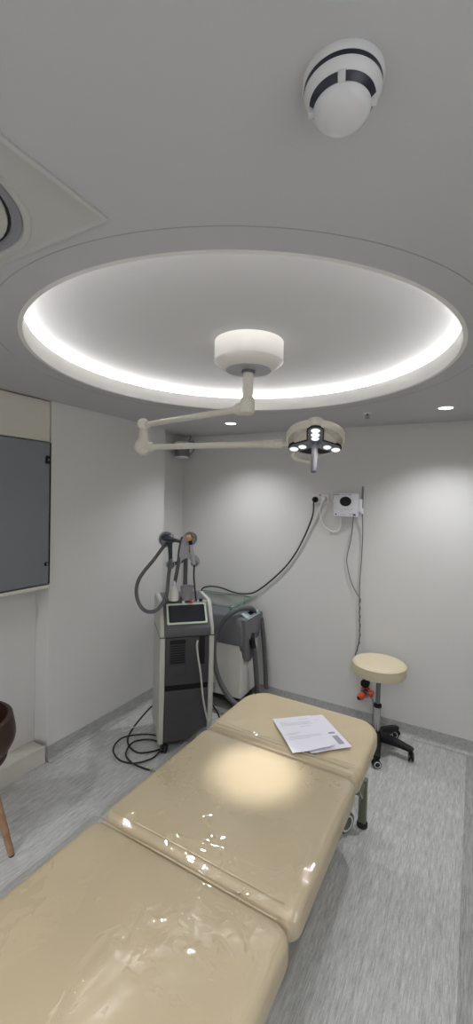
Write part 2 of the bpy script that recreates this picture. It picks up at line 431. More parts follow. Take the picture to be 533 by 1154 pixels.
for a in AN:
    k.loft([[H(x, y, z) for x, y in pod(a, 0, .147, .041)] for z in (-.004, .008)])
    k2.loft([[H(x, y, z) for x, y in pod(a, 0, .1415, .0345)] for z in (-.0065, -.002)])
k.build('lens_surround', 'black', L, world=True)
k2.build('lens_panel', 'lens_body', L, world=True)
for a in AN:
    k3.loft([[H(x, y, z) for x, y in pod(a, 0, e, w)] for e, w, z in ((.1475, .0405, .004), (.152, .0415, .010), (.152, .0415, .040), (.147, .038, .048), (.125, .025, .060))])
k3.loft([[H(x, y, z) for x, y in tri(r, .008)] for r, z in ((.096, -.001), (.103, .005), (.102, .034), (.088, .050), (.05, .064), (.01, .066))])
k3.build('housing', 'lamp', L, world=True)
bd = MB(); rings = []
for j in range(97):
    a = 2*PI*j/96
    rr_ = .139
    rings.append([H(r*math.cos(a), r*math.sin(a), z) for r, z in ((rr_, .0), (rr_+.003, .005), (rr_+.003, .034), (rr_, .040), (rr_-.007, .040), (rr_-.007, .0))])
bd.loft(rings, cap=False); bd.build('outer_band', 'lamp', L, world=True)
for i, a in enumerate(AN):
    for q in (((.118, 1.05), (.080, 1.05), (.046, .95)) if i == 0 else ((.119, 1.1), (.070, 1))):
        c = (q[0]*math.cos(a), q[0]*math.sin(a))
        o = MB().lathe([(.021*q[1], -.0078), (.019*q[1], -.0105), (.010*q[1], -.0118)], H(c[0], c[1], 0), ax, 28).build('led_lens', 'led', L, world=True); MB().ring([(.0205*q[1], -.0062), (.0205*q[1], -.0105), (.0235*q[1], -.0095), (.0235*q[1], -.0062)], H(c[0], c[1], 0), 28, ax).build('lens_rim', 'lens_body', o, world=True)
k = MB(); k.lathe([(.019, 0), (.019, -.020), (.0155, -.024), (.0145, -.155), (.013, -.163)], H(0, 0, 0), ax, 28); k.build('handle', 'hand', L, world=True)
E1 = B2+dB*(LB+.015)
yk = MB().tube([E1, E1+dB*.03+Vector((0, 0, -.003)), E1+dB*.055+Vector((.0, .045, -.022)), H(-.105, -.105, -.030), H(-.03, -.135, -.036), H(.015, -.125, -.030)], .0125, 12, 8, flat=1.25)
yk.build('yoke', 'lamp', L, world=True)
MB().lathe([(.013, 0), (.013, .05)], H(.012, -.118, -.036), ax, 20).build('yoke_pivot', 'lamp', L, world=True)
sp = light('SPOT', 'surgical_beam', tuple(HC-ax*.03), 150, (1, .985, .95), spot_size=R(17.5), spot_blend=.75, shadow_soft_size=.05)
dirv = Vector((-.753, 1.56, .62))-Vector(sp.location); sp.rotation_euler = dirv.to_track_quat('-Z', 'Y').to_euler()

# ------------------------------------------------------------------ small fixture in the back left corner
f = thing('wall_fixture', 'small grey cylindrical fixture with white end caps high in the back left corner', 'fixture', (-2.43, 3.20, 2.125))
MB().lathe([(.066, .014), (.070, .018), (.070, .122), (.066, .126)], n=40).build('body', 'fixture', f)
MB().lathe([(.060, 0), (.066, .003), (.067, .014)], n=40).build('lower_cap', 'white', f)
MB().lathe([(.067, .126), (.072, .130), (.072, .148), (.066, .152), (.02, .153)], n=40).build('upper_cap', 'white', f)
MB().box((0, .10, .075), (.05, .065, .05), bev=.006).build('bracket', 'white', f)
MB().tube([(.045, .03, .150), (.06, .05, .20), (.035, .06, .243)], .004, 8).build('wire', 'cable_g', f)
MB().tube([(.045, .03, .150), (.085, .06, .16), (.09, .075, .10), (.06, .07, .055), (.03, .07, .05)], .004, 8).build('wire', 'cable_g', f)

# ------------------------------------------------------------------ outlet, cables and the wall unit
o = thing('wall_outlet', 'white double wall socket left of the wall unit', 'outlet', (-1.112, YB, 1.772))
MB().box((0, -.006, 0), (.15, .014, .085), bev=.005).build('face_plate', 'white', o)
for x in (-.037, .037):
    MB().ring([(.0215, 0), (.0215, .004), (.024, .004), (.024, 0)], (x, -.0125, 0), 28, (0, -1, 0)).build('socket_rim', 'white', o)
MB().box((.0, -.0145, .030), (.014, .004, .009), bev=.001).build('switch', 'red', o)
pc = thing('power_cable', 'black power cable running from the wall socket down to the cooling machine', 'cable', (-1.16, YB-.02, 1.75))
MB().lathe([(.024, 0), (.024, .018), (.018, .030), (.009, .036)], (-1.150, YB-.0135, 1.764), (0, -1, 0), 28).build('plug', 'black', pc, world=True)
MB().tube([(-1.150, 3.312, 1.757), (-1.155, 3.312, 1.735), (-1.164, 3.325, 1.639), (-1.213, 3.335, 1.503), (-1.294, 3.338, 1.332), (-1.387, 3.338, 1.194), (-1.492, 3.338, 1.082), (-1.601, 3.338, .983), (-1.70, 3.335, .915), (-1.80, 3.325, .892), (-1.90, 3.32, .895), (-2.05, 3.325, .918), (-2.17, 3.31, .915), (-2.235, 3.29, .87), (-2.25, 3.30, .70), (-2.25, 3.32, .3)], .0065, 8, 8).build('cord', 'cable', pc, world=True)
wc = thing('white_cable', 'short white cable looping from the wall socket to the wall unit', 'cable', (-1.08, YB-.02, 1.77))
MB().box((-1.078, YB-.030, 1.772), (.045, .034, .046), bev=.010).lathe([(.014, 0), (.007, .03)], (-1.085, YB-.035, 1.752), (-.15, -.2, -1), 16).build('plug', 'white', wc, world=True)
MB().tube([(-1.088, 3.315, 1.735), (-1.103, 3.325, 1.69), (-1.098, 3.338, 1.615), (-1.06, 3.342, 1.55), (-1.01, 3.343, 1.51), (-.965, 3.343, 1.512), (-.938, 3.343, 1.55), (-.935, 3.343, 1.61), (-.945, 3.344, 1.66)], .0055, 8, 8).build('cord', 'cable_w', wc, world=True)
u = thing('ultrasonic_unit', 'white wall-mounted treatment unit with round black display and lower port strip', 'medical unit', (-.885, YB, 1.64))
MB().box((0, -.036, .095), (.195, .07, .165), bev=.008).build('body', 'unitw', u)
MB().box((0, -.037, .012), (.195, .066, .032), bev=.006).build('port_strip', 'unitw', u)
MB().box((0, -.033, .0285), (.190, .064, .004)).build('groove', 'ink', u)
k = MB(); k.lathe([(.0455, 0), (.0455, .002), (.041, .003)], (0, 0, 0), (0, -1, 0), 48)
k.v = [Vector((p.x, p.y-.0715, p.z*.84+.115)) for p in k.v]; k.build('display', 'black', u)
MB().ring([(.018, 0), (.018, .004), (.0205, .004), (.0205, 0)], (-.080, -.0705, .118), 32, (0, -1, 0)).cyl((-.080, -.069, .118), (-.080, -.0725, .118), .0155).build('dial', 'unitw', u)
k = MB()                                              # header lettering, too small to read in the photograph
for i, w in enumerate((.010, .006, .007, .006, .005, .007)): k.box((-.087+.0078*i, -.0715, .167), (w*.7, .001, .0075 if i in (0, 3) else .006))
k.build('lettering', 'inkblue', u)
k = MB()
for i in range(8): k.box((-.030+.0056*i, -.0715, .167), (.0035, .001, .005))
k.build('lettering', 'ink', u)
k = MB()
for i in range(4): k.box((.020+.0066*i, -.0715, .1668), (.0048, .001, .0055))
k.build('lettering', 'red', u)
for i, x in enumerate((-.075, -.030, -.002, .022, .048)):
    MB().ring([(.0055, 0), (.0055, .001), (.007, .001), (.007, 0)], (x, -.0705, .055), 20, (0, -1, 0)).build('button', 'ink2' if i != 2 else 'ink', u)
MB().box((.071, -.0705, .013), (.022, .004, .011), bev=.002).build('port', 'black', u)
MB().cyl((-.073, -.068, .013), (-.073, -.0715, .013), .006).build('port', 'black', u)
k = MB()
for i in range(7): k.box((-.035+.0065*i, -.0703, .013), (.004, .001, .006))
k.build('lettering', 'ink2', u)
MB().box((.041, -.0703, .013), (.010, .001, .006)).build('socket_mark', 'ink', u)
MB().box((.112, -.045, .085), (.030, .05, .10), bev=.006).cyl((.125, -.050, .06), (.125, -.050, .022), .011).build('pen_holder', 'unitw', u)
hp = thing('dental_handpiece', 'slim grey handpiece upright in the holder at the right of the wall unit', 'handpiece', (-.760, 3.304, 1.725))
MB().lathe([(.0055, -.02), (.008, 0), (.008, .10), (.0065, .145), (.003, .152)], n=20).build('grip', 'hand', hp)
c1 = MB().tube([(-.819, 3.285, 1.640), (-.827, 3.30, 1.60), (-.838, 3.335, 1.54), (-.850, 3.34, 1.44), (-.874, 3.34, 1.31), (-.868, 3.34, 1.24), (-.835, 3.34, 1.12), (-.79, 3.34, 1.035), (-.762, 3.34, 1.00), (-.756, 3.34, .96)], .0032, 8, 6).build('unit_cable', 'cable_g')
tag(c1, 'thin dark cable bowing left from the wall unit port', 'cable')
c2 = MB().tube([(-.760, 3.304, 1.70), (-.758, 3.32, 1.62), (-.756, 3.335, 1.516), (-.758, 3.34, 1.35), (-.762, 3.34, 1.236), (-.766, 3.34, 1.10), (-.764, 3.34, 1.00), (-.760, 3.34, .90), (-.757, 3.34, .82), (-.752, 3.34, .72), (-.756, 3.34, .64), (-.775, 3.34, .56), (-.782, 3.34, .50), (-.755, 3.34, .44), (-.72, 3.33, .38)], .0034, 8, 6)
pts = catmull([(-.758, 3.334, .99), (-.757, 3.334, .90), (-.755, 3.334, .82), (-.750, 3.334, .72), (-.754, 3.334, .64), (-.773, 3.334, .56), (-.780, 3.334, .50)], 10)
c2.tube([p+Vector((.0045*math.cos(i*.8), .0035*math.sin(i*.8), 0)) for i, p in enumerate(pts)], .0034, 8, 0)
tag(c2.build('handpiece_cable', 'cable_g'), 'dark cable dropping straight from the handpiece, twisted below, down to the stool', 'cable')

rg = thing('pressure_regulator', 'black and orange-red pressure regulator low on the back wall behind the stool', 'regulator', (-.690, YB, .26))
MB().box((0, -.012, .03), (.05, .024, .13), bev=.004).build('mount', 'mlight', rg)
MB().cyl((0, -.02, .085), (0, -.062, .085), .033, n=32, bev=.003).build('gauge', 'black', rg)
MB().cyl((0, -.02, .015), (0, -.07, .015), .020, n=24).cyl((-.03, -.045, .015), (.035, -.045, .015), .014).build('valve_body', 'dchrome', rg)
MB().lathe([(.017, 0), (.024, .008), (.024, .030), (.019, .036)], (.030, -.045, .015), (1, 0, 0), 20).build('knob', 'orangered', rg)
MB().lathe([(.019, 0), (.026, .006), (.027, .030), (.021, .048), (.016, .055)], (-.005, -.065, .005), (-.45, -.8, -.35), 24).build('knob', 'orangered', rg)
MB().lathe([(.0155, 0), (.0155, .006)], (-.030, -.108, -.014), (-.45, -.8, -.35), 20).build('plug_end', 'black', rg)
MB().tube([(-.03, -.06, .045), (.005, -.055, .05), (.035, -.04, .045)], .006, 8).build('lever', 'red', rg)
MB().tube([(.04, -.045, .0), (.07, -.07, -.03), (.085, -.12, -.09), (.09, -.2, -.17), (.06, -.28, -.235), (.0, -.34, -.25)], .008, 8).build('hose', 'tube', rg)

# ------------------------------------------------------------------ stool
def castor(mb_body, mb_wheel, mb_hub, c, r, a, w=.018):
    # twin wheel castor at floor point c, rolling direction a
    d = Vector((-math.sin(a), math.cos(a), 0)); c = Vector(c)
    for s_ in (-1, 1):
        p = c+d*(s_*w*.62)+Vector((0, 0, r))
        mb_wheel.lathe([(r*.8, -w*.42), (r, -w*.3), (r, w*.3), (r*.8, w*.42)], p, d, 24)
        mb_hub.ring([(r*.60, s_*w*.40), (r*.60, s_*w*.50), (r*.76, s_*w*.50), (r*.76, s_*w*.40)], p, 24, d)
    mb_body.cyl(c+Vector((0, 0, r*1.05)), c+Vector((0, 0, r*2.35)), r*.32)
    mb_body.cyl(c-d*w*1.0+Vector((0, 0, r)), c+d*w*1.0+Vector((0, 0, r)), r*.18, n=12)
    f_ = Vector((math.cos(a), math.sin(a), 0))
    mb_body.tube([c+Vector((0, 0, r*2.1))+f_*r*.5, c+Vector((0, 0, r*2.25)), c+Vector((0, 0, r*1.7))-f_*r*.9, c+Vector((0, 0, r*1.05))-f_*r*1.05], r*.22, 8)
def hubs(mb, m, parent, world=False):        # the two hub rings of a twin wheel, one mesh each
    nv = len(mb.v)//2
    for i in (0, 1):
        k = MB(); k.v = mb.v[i*nv:(i+1)*nv]; k.f = [[x-i*nv for x in f_] for f_ in mb.f if i*nv <= f_[0] < (i+1)*nv]; k.mi = [0]*len(k.f)
        k.build('hub_ring', m, parent, world=world)
st = thing('stool', 'round cream padded stool on black five-star castor base by the back wall', 'stool', (-.549, 3.075, 0))
MB().lathe([(.165, .538), (.178, .541), (.182, .548), (.182, .603), (.1815, .607)], n=72).build('seat', 'hide_s', st)
MB().lathe([(.1815, .6065), (.184, .609), (.184, .612), (.1815, .614), (.176, .621), (.16, .6265), (.12, .629), (.02, .630)], n=72).build('seat_top', 'hide_s', st)
MB().lathe([(.09, .526), (.10, .538)], n=32).build('mount_plate', 'black', st)
MB().cyl((0, 0, .30), (0, 0, .53), .0165).build('piston', 'dchrome', st)
MB().lathe([(.024, .296), (.028, .300), (.028, .318), (.019, .324)], n=28).build('collar', 'black', st)
MB().cyl((0, 0, .08), (0, 0, .30), .0235).build('column', 'chrome', st)
k = MB(); k.lathe([(.038, .060), (.040, .065), (.040, .120), (.030, .132)], n=28)
for i in range(5):
    a = R(-78.3+72*i); c, s_ = math.cos(a), math.sin(a); rings = []
    for t, w, z0, z1 in ((.02, .030, .068, .125), (.08, .028, .070, .122), (.15, .024, .070, .112), (.205, .022, .066, .100), (.228, .022, .064, .094), (.250, .018, .066, .086)):
        rings.append([Vector((t*c-q*s_, t*s_+q*c, z)) for q, z in ((-w*1.15, z0), (w*1.15, z0), (w*1.0, (z0+z1)/2+.008), (w*.6, z1), (-w*.6, z1), (-w, (z0+z1)/2+.008))])
    k.loft(rings)
k.build('base', 'black', st, bevel=.003)
for i in range(5):
    a = R(-78.3+72*i); q = [MB(), MB(), MB()]
    castor(*q, (.236*math.cos(a), .236*math.sin(a), 0), .028, a+1.9)
    cc = q[1].build('castor', 'rubber', st); q[0].build('fork', 'black', cc); hubs(q[2], 'white', cc)

# ------------------------------------------------------------------ treatment bed
X0, X1 = -1.137, -.378; ZT = .615; TH = .105
bed = thing('treatment_bed', 'long cream padded treatment bed in three sections on an olive metal frame', 'bed', ((X0+X1)/2, 1.3, 0))
def cushion(y0, y1, rad, name, bow=0, dent=()):
    cx, cy = (X0+X1)/2, (y0+y1)/2; hx, hy = (X1-X0)/2, (y1-y0)/2
    rings = []; e = .034
    prof = []
    for k in range(5):
        a = PI/2*k/4; prof.append((e*.8*(1-math.sin(a)), ZT-TH+e*.8*(1-math.cos(a))))
    for k in range(1, 7):
        a = PI/2*k/6; prof.append((e*(1-math.cos(a)), ZT-e-.010+e*math.sin(a)))
    for q in (.06, .10, .16, .23, .30): prof.append((min(q, hy-.02), ZT-.010+.010*(1-(1-min(1, (q-e)/.25))**2)))
    for ins, z in prof:
        o = rrect(hx-ins, hy-ins, [max(r-ins*.9, .006) for r in rad], 8)
        ring = []
        for x, y in o:
            xx = x; yy = y
            if bow: yy = y+bow*(1-(x/hx)**2)*(max(0, y)/hy)
            zz = z
            if z > ZT-.04: zz += .004*noise.noise(Vector(((x+cx)*5, (y+cy)*5, 1.3)))
            ring.append(Vector((xx+cx, yy+cy, zz)))
        rings.append(ring)
    k = MB().loft(rings); return k.build(name, 'hide', bed, world=True, ang=60)
cushion(1.752, 2.235, (.10, .12, .03, .035), 'headrest_cushion', .055)
cushion(1.058, 1.742, (.045, .045, .05, .045), 'middle_cushion')
cushion(.02, 1.046, (.055, .05, .04, .04), 'leg_cushion')
# stitched seams beside each gap
for y in (1.079, 1.024, 1.722, 1.776):
    MB().tube([(X0+.045, y, ZT-.0005), ((X0+X1)/2, y, ZT+.0015), (X1-.045, y, ZT-.0005)], .0022, 6, 8).build('piping', 'hide', bed, world=True)
FX = [-.465, -1.05]
k = MB()
for y0, y1 in ((1.77, 2.17), (1.08, 1.72), (.06, 1.02)):
    for x in (-.50, -1.015): k.box((x, (y0+y1)/2, .492), (.03, y1-y0, .034))
    for y in (y0+.02, y1-.02): k.box(((-.50-1.015)/2, y, .492), (.52, .03, .03))
k.build('section_frame', 'frame', bed, world=True, bevel=.002)
k = MB()
for x in (-.56, -.955): k.box((x, 1.26, .235), (.04, 2.04, .05))
for y in (2.26, .28): k.box((-.757, y, .235), (.55, .05, .05))
for x in (-.56, -.955):
    k.tube([(x, 1.95, .25), (x, 1.50, .48)], .017, 8, 0); k.tube([(x, .55, .25), (x, 1.0, .48)], .017, 8, 0)
k.tube([(-.56, 1.50, .455), (-.955, 1.50, .455)], .015, 8, 0); k.tube([(-.56, 1.0, .455), (-.955, 1.0, .455)], .015, 8, 0)
k.cyl((-.757, .85, .26), (-.757, 1.25, .47), .028)
k.box((-.515, 2.275, .215), (.07, .03, .085))
k.build('base_frame', 'frame', bed, world=True, bevel=.003)
for x in (-.465, -1.05):
    for y in (2.283, .25):
        lg = MB().box((x, y, .145), (.040, .040, .235), bev=.004).build('leg', 'frame', bed, world=True)
        MB().lathe([(.026, 0), (.029, .004), (.029, .020), (.024, .030)], (x, y, 0), n=24).build('foot', 'rubber', lg, world=True)
for x in (-.545, -.97):
    for y in (2.20, .36):
        q = [MB(), MB(), MB()]; castor(*q, (x, y, 0), .055, R(62), .026)
        cc = q[1].build('castor', 'rubber', bed, world=True)
        q[0].box((x, y, .165), (.05, .05, .09))
        q[0].build('fork', 'frame', cc, world=True); hubs(q[2], 'white', cc, world=True)

# ------------------------------------------------------------------ clear vinyl film over the bed
def top_z(x, y):
    z = ZT+.0045
    for yh in (1.052, 1.747):
        d = abs(y-yh); z -= .022*math.exp(-(d/.020)**2)
    return z
def hump(x, y, pts, w, h):
    w *= .42; h *= .5
    if x < min(p[0] for p in pts)-.03 or x > max(p[0] for p in pts)+.03 or y < min(p[1] for p in pts)-.03 or y > max(p[1] for p in pts)+.03: return 0
    m = 1e9
    for (ax_, ay), (bx, by) in zip(pts, pts[1:]):
        vx, vy = bx-ax_, by-ay; t = max(0, min(1, ((x-ax_)*vx+(y-ay)*vy)/(vx*vx+vy*vy)))
        m = min(m, math.hypot(x-ax_-t*vx, y-ay-t*vy))
    return h*math.exp(-(m/w)**2)
creases = [[(-0.62, 1.131), (-0.588, 1.1), (-0.534, 1.102), (-0.475, 1.13), (-0.441, 1.174), (-0.453, 1.187), (-0.473, 1.155), (-0.539, 1.125), (-0.597, 1.128)] ,
         [(-0.847, 1.084), (-0.796, 1.105), (-0.738, 1.113), (-0.67, 1.127), (-0.638, 1.112), (-0.633, 1.057), (-0.542, 1.03), (-0.513, 1.062), (-0.454, 1.083)] ,
         [(-0.539, 1.061), (-0.541, 1.017), (-0.479, 1.007), (-0.395, 0.979), (-0.378, 0.966), (-0.397, 0.923), (-0.366, 0.891), (-0.353, 0.861), (-0.389, 0.831), (-0.388, 0.781)] ,
         [(-0.385, 1.418), (-0.341, 1.293), (-0.341, 1.137), (-0.417, 1.113), (-0.378, 1.062), (-0.42, 1.076)] ,
         [(-0.591, 0.92), (-0.543, 0.924), (-0.527, 0.959), (-0.479, 0.939), (-0.448, 0.903), (-0.431, 0.913), (-0.415, 0.871), (-0.41, 0.768)] ,
         [(-0.536, 0.894), (-0.479, 0.878), (-0.51, 0.871), (-0.536, 0.894)] ,
         [(-0.586, 0.825), (-0.56, 0.857)] ,
         [(-0.556, 1.344), (-0.483, 1.347)] ,
         [(-0.427, 1.294), (-0.418, 1.18)] ,
         [(-0.706, 1.004), (-0.657, 0.996), (-0.667, 0.961)] ,
         [(-0.767, 1.204), (-0.701, 1.164)] ,
         [(-0.821, 1.053), (-0.818, 1.101), (-0.755, 1.093), (-0.759, 1.055)] ,
         [(-0.733, 0.572), (-0.75, 0.615), (-0.757, 0.652), (-0.746, 0.687), (-0.74, 0.734), (-0.761, 0.748), (-0.717, 0.761), (-0.725, 0.819), (-0.738, 0.852), (-0.693, 0.848), (-0.659, 0.889)] ,
         [(-0.785, 0.748), (-0.785, 0.676)] ,
         [(-1.039, 0.997), (-1.003, 1.062), (-1.021, 1.105), (-1.034, 1.061), (-1.039, 0.997)] ]
folds = [(c_, .013, .012) for c_ in creases]
rf = random.Random(11)
for i in range(14):
    fx_, fy_ = (rf.uniform(-.62, -.41), rf.uniform(.30, 1.35)) if i % 2 else (rf.uniform(-.74, -.42), rf.uniform(.55, 1.25))
    a_ = rf.uniform(0, PI); l_ = rf.uniform(.015, .07); folds.append(([(fx_, fy_), (fx_+l_*math.cos(a_), fy_+l_*math.sin(a_)), (fx_+l_*1.7*math.cos(a_+.5), fy_+l_*1.7*math.sin(a_+.5))], rf.uniform(.008, .013), rf.uniform(.002, .005)))
def folded(x, y):
    a = x+.006*noise.noise(Vector((x*40, y*40, 7))); b_ = y+.006*noise.noise(Vector((x*40, y*40, 17)))
    return sum(hump(a, b_, *f_) for f_ in folds)
mb = MB(); NX, NY = 330, 700; ya, yb = .0, 1.80
W = (X1-X0); OV = .085
for i in range(NY+1):
    y = ya+(yb-ya)*i/NY
    for j in range(NX+1):
        s_ = -OV+(W+2*OV)*j/NX
        n1 = noise.noise(Vector((y*7, 3.1 if s_ < 0 else 9.7, 0)))
        if s_ < .02 or s_ > W-.02:
            d = (.02-s_) if s_ < .02 else (s_-(W-.02))
            sg = -1 if s_ < .02 else 1
            base = X0+.02 if sg < 0 else X1-.02
            th = min(1, d/.05)
            out = .024*math.sin(th*PI/2)+max(0, d-.05)*(.42+.35*n1)
            x = base+sg*out
            z = top_z(x, y)-.022*(1-math.cos(th*PI/2))-max(0, d-.05)*(.85-.2*n1)
            z += .006*noise.noise(Vector((y*16, s_*10, 2)))*th
        else:
            x = X0+s_; z = top_z(x, y)
            edge = min(1, (s_-.02)/.05, (W-.02-s_)/.05)
            wr = .0016*noise.noise(Vector((x*4, y*5, 0)))+.0012*noise.noise(Vector((x*11, y*9, 4)))+.0005*noise.noise(Vector((x*32, y*26, 9)))*max(0, noise.noise(Vector((x*3, y*3, 21)))+.35)*2
            z += .0022+wr*edge+folded(x, y)*(.5+.5*edge)
        yy = y
        if i == NY: z -= .004
        mb.v.append(Vector((x, yy+(.02*noise.noise(Vector((x*4, 5, 5))) if i > NY-3 else 0), z)))
for i in range(NY):
    for j in range(NX):
        a = i*(NX+1)+j; mb.f.append([a, a+1, a+NX+2, a+NX+1]); mb.mi.append(0)
tag(mb.build('plastic_cover', 'film', ang=180), 'clear shiny wrinkled plastic sheet draped over the middle and near bed sections', 'plastic cover')

# ------------------------------------------------------------------ papers
def sheet(p, du, dv, name, label, z0, lift):
    du = Vector((*du, 0)).normalized(); dv = Vector((*dv, 0)).normalized(); p = Vector((*p, 0))
    t = thing(name, label, 'paper', (p.x, p.y, z0), 0, 'printed papers on the bed')
    w, h = .21, .297; k = MB(); n = 16
    Z = lambda a, b: z0+lift(a, b)
    for sgn in (0, 1):
        for i in range(n+1):
            for j in range(n+1):
                q = p+du*w*i/n+dv*h*j/n; k.v.append(Vector((q.x, q.y, Z(i/n, j/n)-(.0006 if sgn == 0 else 0))))
    S = (n+1)**2
    for i in range(n):
        for j in range(n):
            a = i*(n+1)+j
            k.f.append([a+S, a+n+1+S, a+n+2+S, a+1+S]); k.f.append([a, a+1, a+n+2, a+n+1]); k.mi += [0, 0]
    for i in range(n):
        for a, b_ in ((i, i+1), (n*(n+1)+i, n*(n+1)+i+1), (i*(n+1), (i+1)*(n+1)), (i*(n+1)+n, (i+1)*(n+1)+n)):
            k.f.append([a, b_, b_+S, a+S]); k.mi.append(0)
    k.build('page', 'paper', t, world=True)
    return t, (lambda a, b: Vector((*(p+du*w*a+dv*h*b).xy, Z(a, b)+.0004)))
def strip(k, P, a0, a1, b, th):
    n = 6; o = len(k.v)
    for i in range(n+1):
        a = a0+(a1-a0)*i/n; k.v += [P(a, b), P(a, b+th)]
    for i in range(n): k.f.append([o+2*i, o+2*i+2, o+2*i+3, o+2*i+1]); k.mi.append(0)
dv = (.21, -.232); du = (.232, .21)
t2, P2 = sheet((-.808, 1.990), (.215, .225), (.222, -.217), 'paper_sheet', 'white printed page underneath, showing a small grey table at its right edge', .6195, lambda a, b: 0.0015*math.sin(a*3))
k = MB(); strip(k, P2, .74, .90, .55, .05); strip(k, P2, .76, .90, .66, .24); k.build('printed_table', 'ink', t2, world=True)
k = MB(); strip(k, P2, .55, .80, .14, .010); strip(k, P2, .5, .7, .18, .008); k.build('printed_text', 'ink2', t2, world=True)
t1, P1 = sheet((-.865, 1.953), (.73, .683), (.675, -.738), 'paper_sheet', 'white printed page on top with rows of text and a lifted near corner', .6215, lambda a, b: .001+.020*max(0, a-.35)*max(0, b-.6)*2.5+.004*math.sin(b*2.5))
k = MB()
for b0, a0, a1 in ((.10, .62, .86), (.15, .10, .30), (.19, .10, .88), (.225, .10, .84), (.26, .10, .90), (.33, .55, .80), (.50, .10, .45), (.535, .10, .38), (.60, .12, .9), (.635, .10, .93), (.67, .10, .6)):
    strip(k, P1, a0, a1, b0, .011)
k.build('printed_text', 'ink2', t1, world=True)

# ------------------------------------------------------------------ laser machine
A = (-1.79, 2.17); uu = Vector((.69, .72)).normalized(); nn = Vector((.72, -.69)).normalized()
rz = math.atan2(uu.y, uu.x)
mc = Vector(A)+uu*.18-nn*.21
m1 = thing('laser_machine', 'tall charcoal and greige treatment machine with sloping screen on castors', 'treatment machine', (mc.x, mc.y, 0), rz)
# local: x right, y away from the front, z up
def side_panel(sx):
    prof = [(-.205, .075), (-.215, .10), (-.225, .45), (-.222, .80), (-.205, .87), (-.11, 1.015), (-.07, 1.03), (.17, 1.03), (.20, 1.0), (.205, .6), (.20, .10), (.18, .075)]
    k = MB(); r = []
    for x, ins in ((sx*.150, 0), (sx*.176, .0), (sx*.186, .012)):
        r.append([Vector((x, y*(1-ins*1.2) , .55+(z-.55)*(1-ins))) for y, z in prof])
    if sx > 0: r = [list(reversed(q)) for q in r]
    return k.loft(r)
for s_ in (-1, 1): side_panel(s_).build('side_panel', 'mbeige', m1, ang=40, bevel=.006)
MB().box((0, .0, .44), (.302, .39, .72)).build('cabinet', 'mdark', m1)
MB().box((0, -.2105, .270), (.296, .022, .345), bev=.006).build('lower_door', 'mdark', m1)
MB().box((0, -.202, .462), (.298, .014, .04)).build('dark_gap', 'black', m1)
MB().box((0, -.211, .645), (.296, .022, .325), bev=.006).build('upper_panel', 'mdark', m1)
v = MB().box((-.067, -.2225, .778), (.105, .004, .030)); v.build('handle_recess', 'black', m1)
v = MB()
for i in range(8): v.box((-.067, -.2235, .752-.0165*i), (.100, .006, .008))
v.build('vent', 'black', m1)
MB().box((-.067, -.2225, .575), (.110, .003, .075), bev=.001).build('access_plate', 'mdark', m1)
MB().box((.100, -.2225, .71), (.040, .004, .19), bev=.0015).build('hose_slot', 'black', m1)
hd = MB(); prof = [(-.232, .812), (-.236, .83), (-.228, .868), (-.214, .882), (-.115, 1.018), (-.09, 1.03), (.18, 1.03), (.20, 1.01), (.20, .812)]
hd.loft([[Vector((x, y, z)) for y, z in prof] for x in (.158, -.158)]).build('console_head', 'mgrey', m1, bevel=.006, ang=30)
MB().box((0, -.03, .811), (.376, .39, .004)).build('seam_line', 'black', m1)
sl = math.atan2(1.018-.882, .099); Rt = Matrix.Rotation(sl, 3, 'X'); cc = Vector((0, -.1645, .952))
n_ = Rt@Vector((0, 0, 1))
fr_ = MB().loft([[cc+Rt@Vector((x, y, z)) for x, y in rrect(hx, hy, .008, 4)] for hx, hy, z in ((.138, .074, -.002), (.138, .074, .006), (.126, .062, .006), (.126, .062, .0))], cap=False)
fr_.build('screen_rim', 'lime', m1)
MB().box(cc+n_*.001, (.256, .128, .004), rot=Rt).build('screen', 'screen', m1)
for x, y in ((-.14, -.17), (.14, -.17), (-.14, .17), (.14, .17)):
    q = [MB(), MB(), MB()]; castor(*q, (x, y, 0), .032, 1.2, .020)
    w_ = q[1].build('castor', 'rubber', m1); q[0].build('fork', 'black', w_); hubs(q[2], 'black', w_)
# pole and handpiece holder
W_ = lambda p: Vector(p)
MB().tube([(-1.802, 2.445, 1.02), (-1.806, 2.45, 1.25), (-1.806, 2.445, 1.42)], .020, 14, 4, flat=.8).build('pole', 'mgrey', m1, world=True)
# light bracket plate (faces the front), outline in local x,z
def plate(outl, y0, y1, name, m, kk=5):
    P = catmull([(x, 0, z) for x, z in outl]+[(outl[0][0], 0, outl[0][1])], kk)[:-1]
    k = MB().loft([[Vector((p.x, y, p.z)) for p in P] for y in (y1, y0)]); return k.build(name, m, m1, bevel=.004)
W_L = Vector(m1['_loc'])
def loc(p):
    q = Matrix.Rotation(-rz, 3, 'Z')@(Vector(p)-W_L); return q
bo = loc((-1.77, 2.41, 1.40)); bx, by = bo.x, bo.y
plate([(bx-.035, 1.455), (bx-.015, 1.485), (bx+.03, 1.475), (bx+.05, 1.45), (bx+.035, 1.40), (bx+.045, 1.36), (bx+.085, 1.325), (bx+.095, 1.285), (bx+.065, 1.262), (bx+.045, 1.285), (bx+.02, 1.315), (bx-.01, 1.32), (bx-.035, 1.30), (bx-.05, 1.27), (bx-.055, 1.32), (bx-.045, 1.40)], by-.008, by+.018, 'holder_bracket', 'mlight')
plate([(bx+.020, 1.415), (bx+.032, 1.40), (bx+.030, 1.375), (bx+.018, 1.36), (bx+.014, 1.385)], by-.0105, by-.007, 'bracket_slot', 'mtop')
fa = Vector((.55, -.83, .06)).normalized()
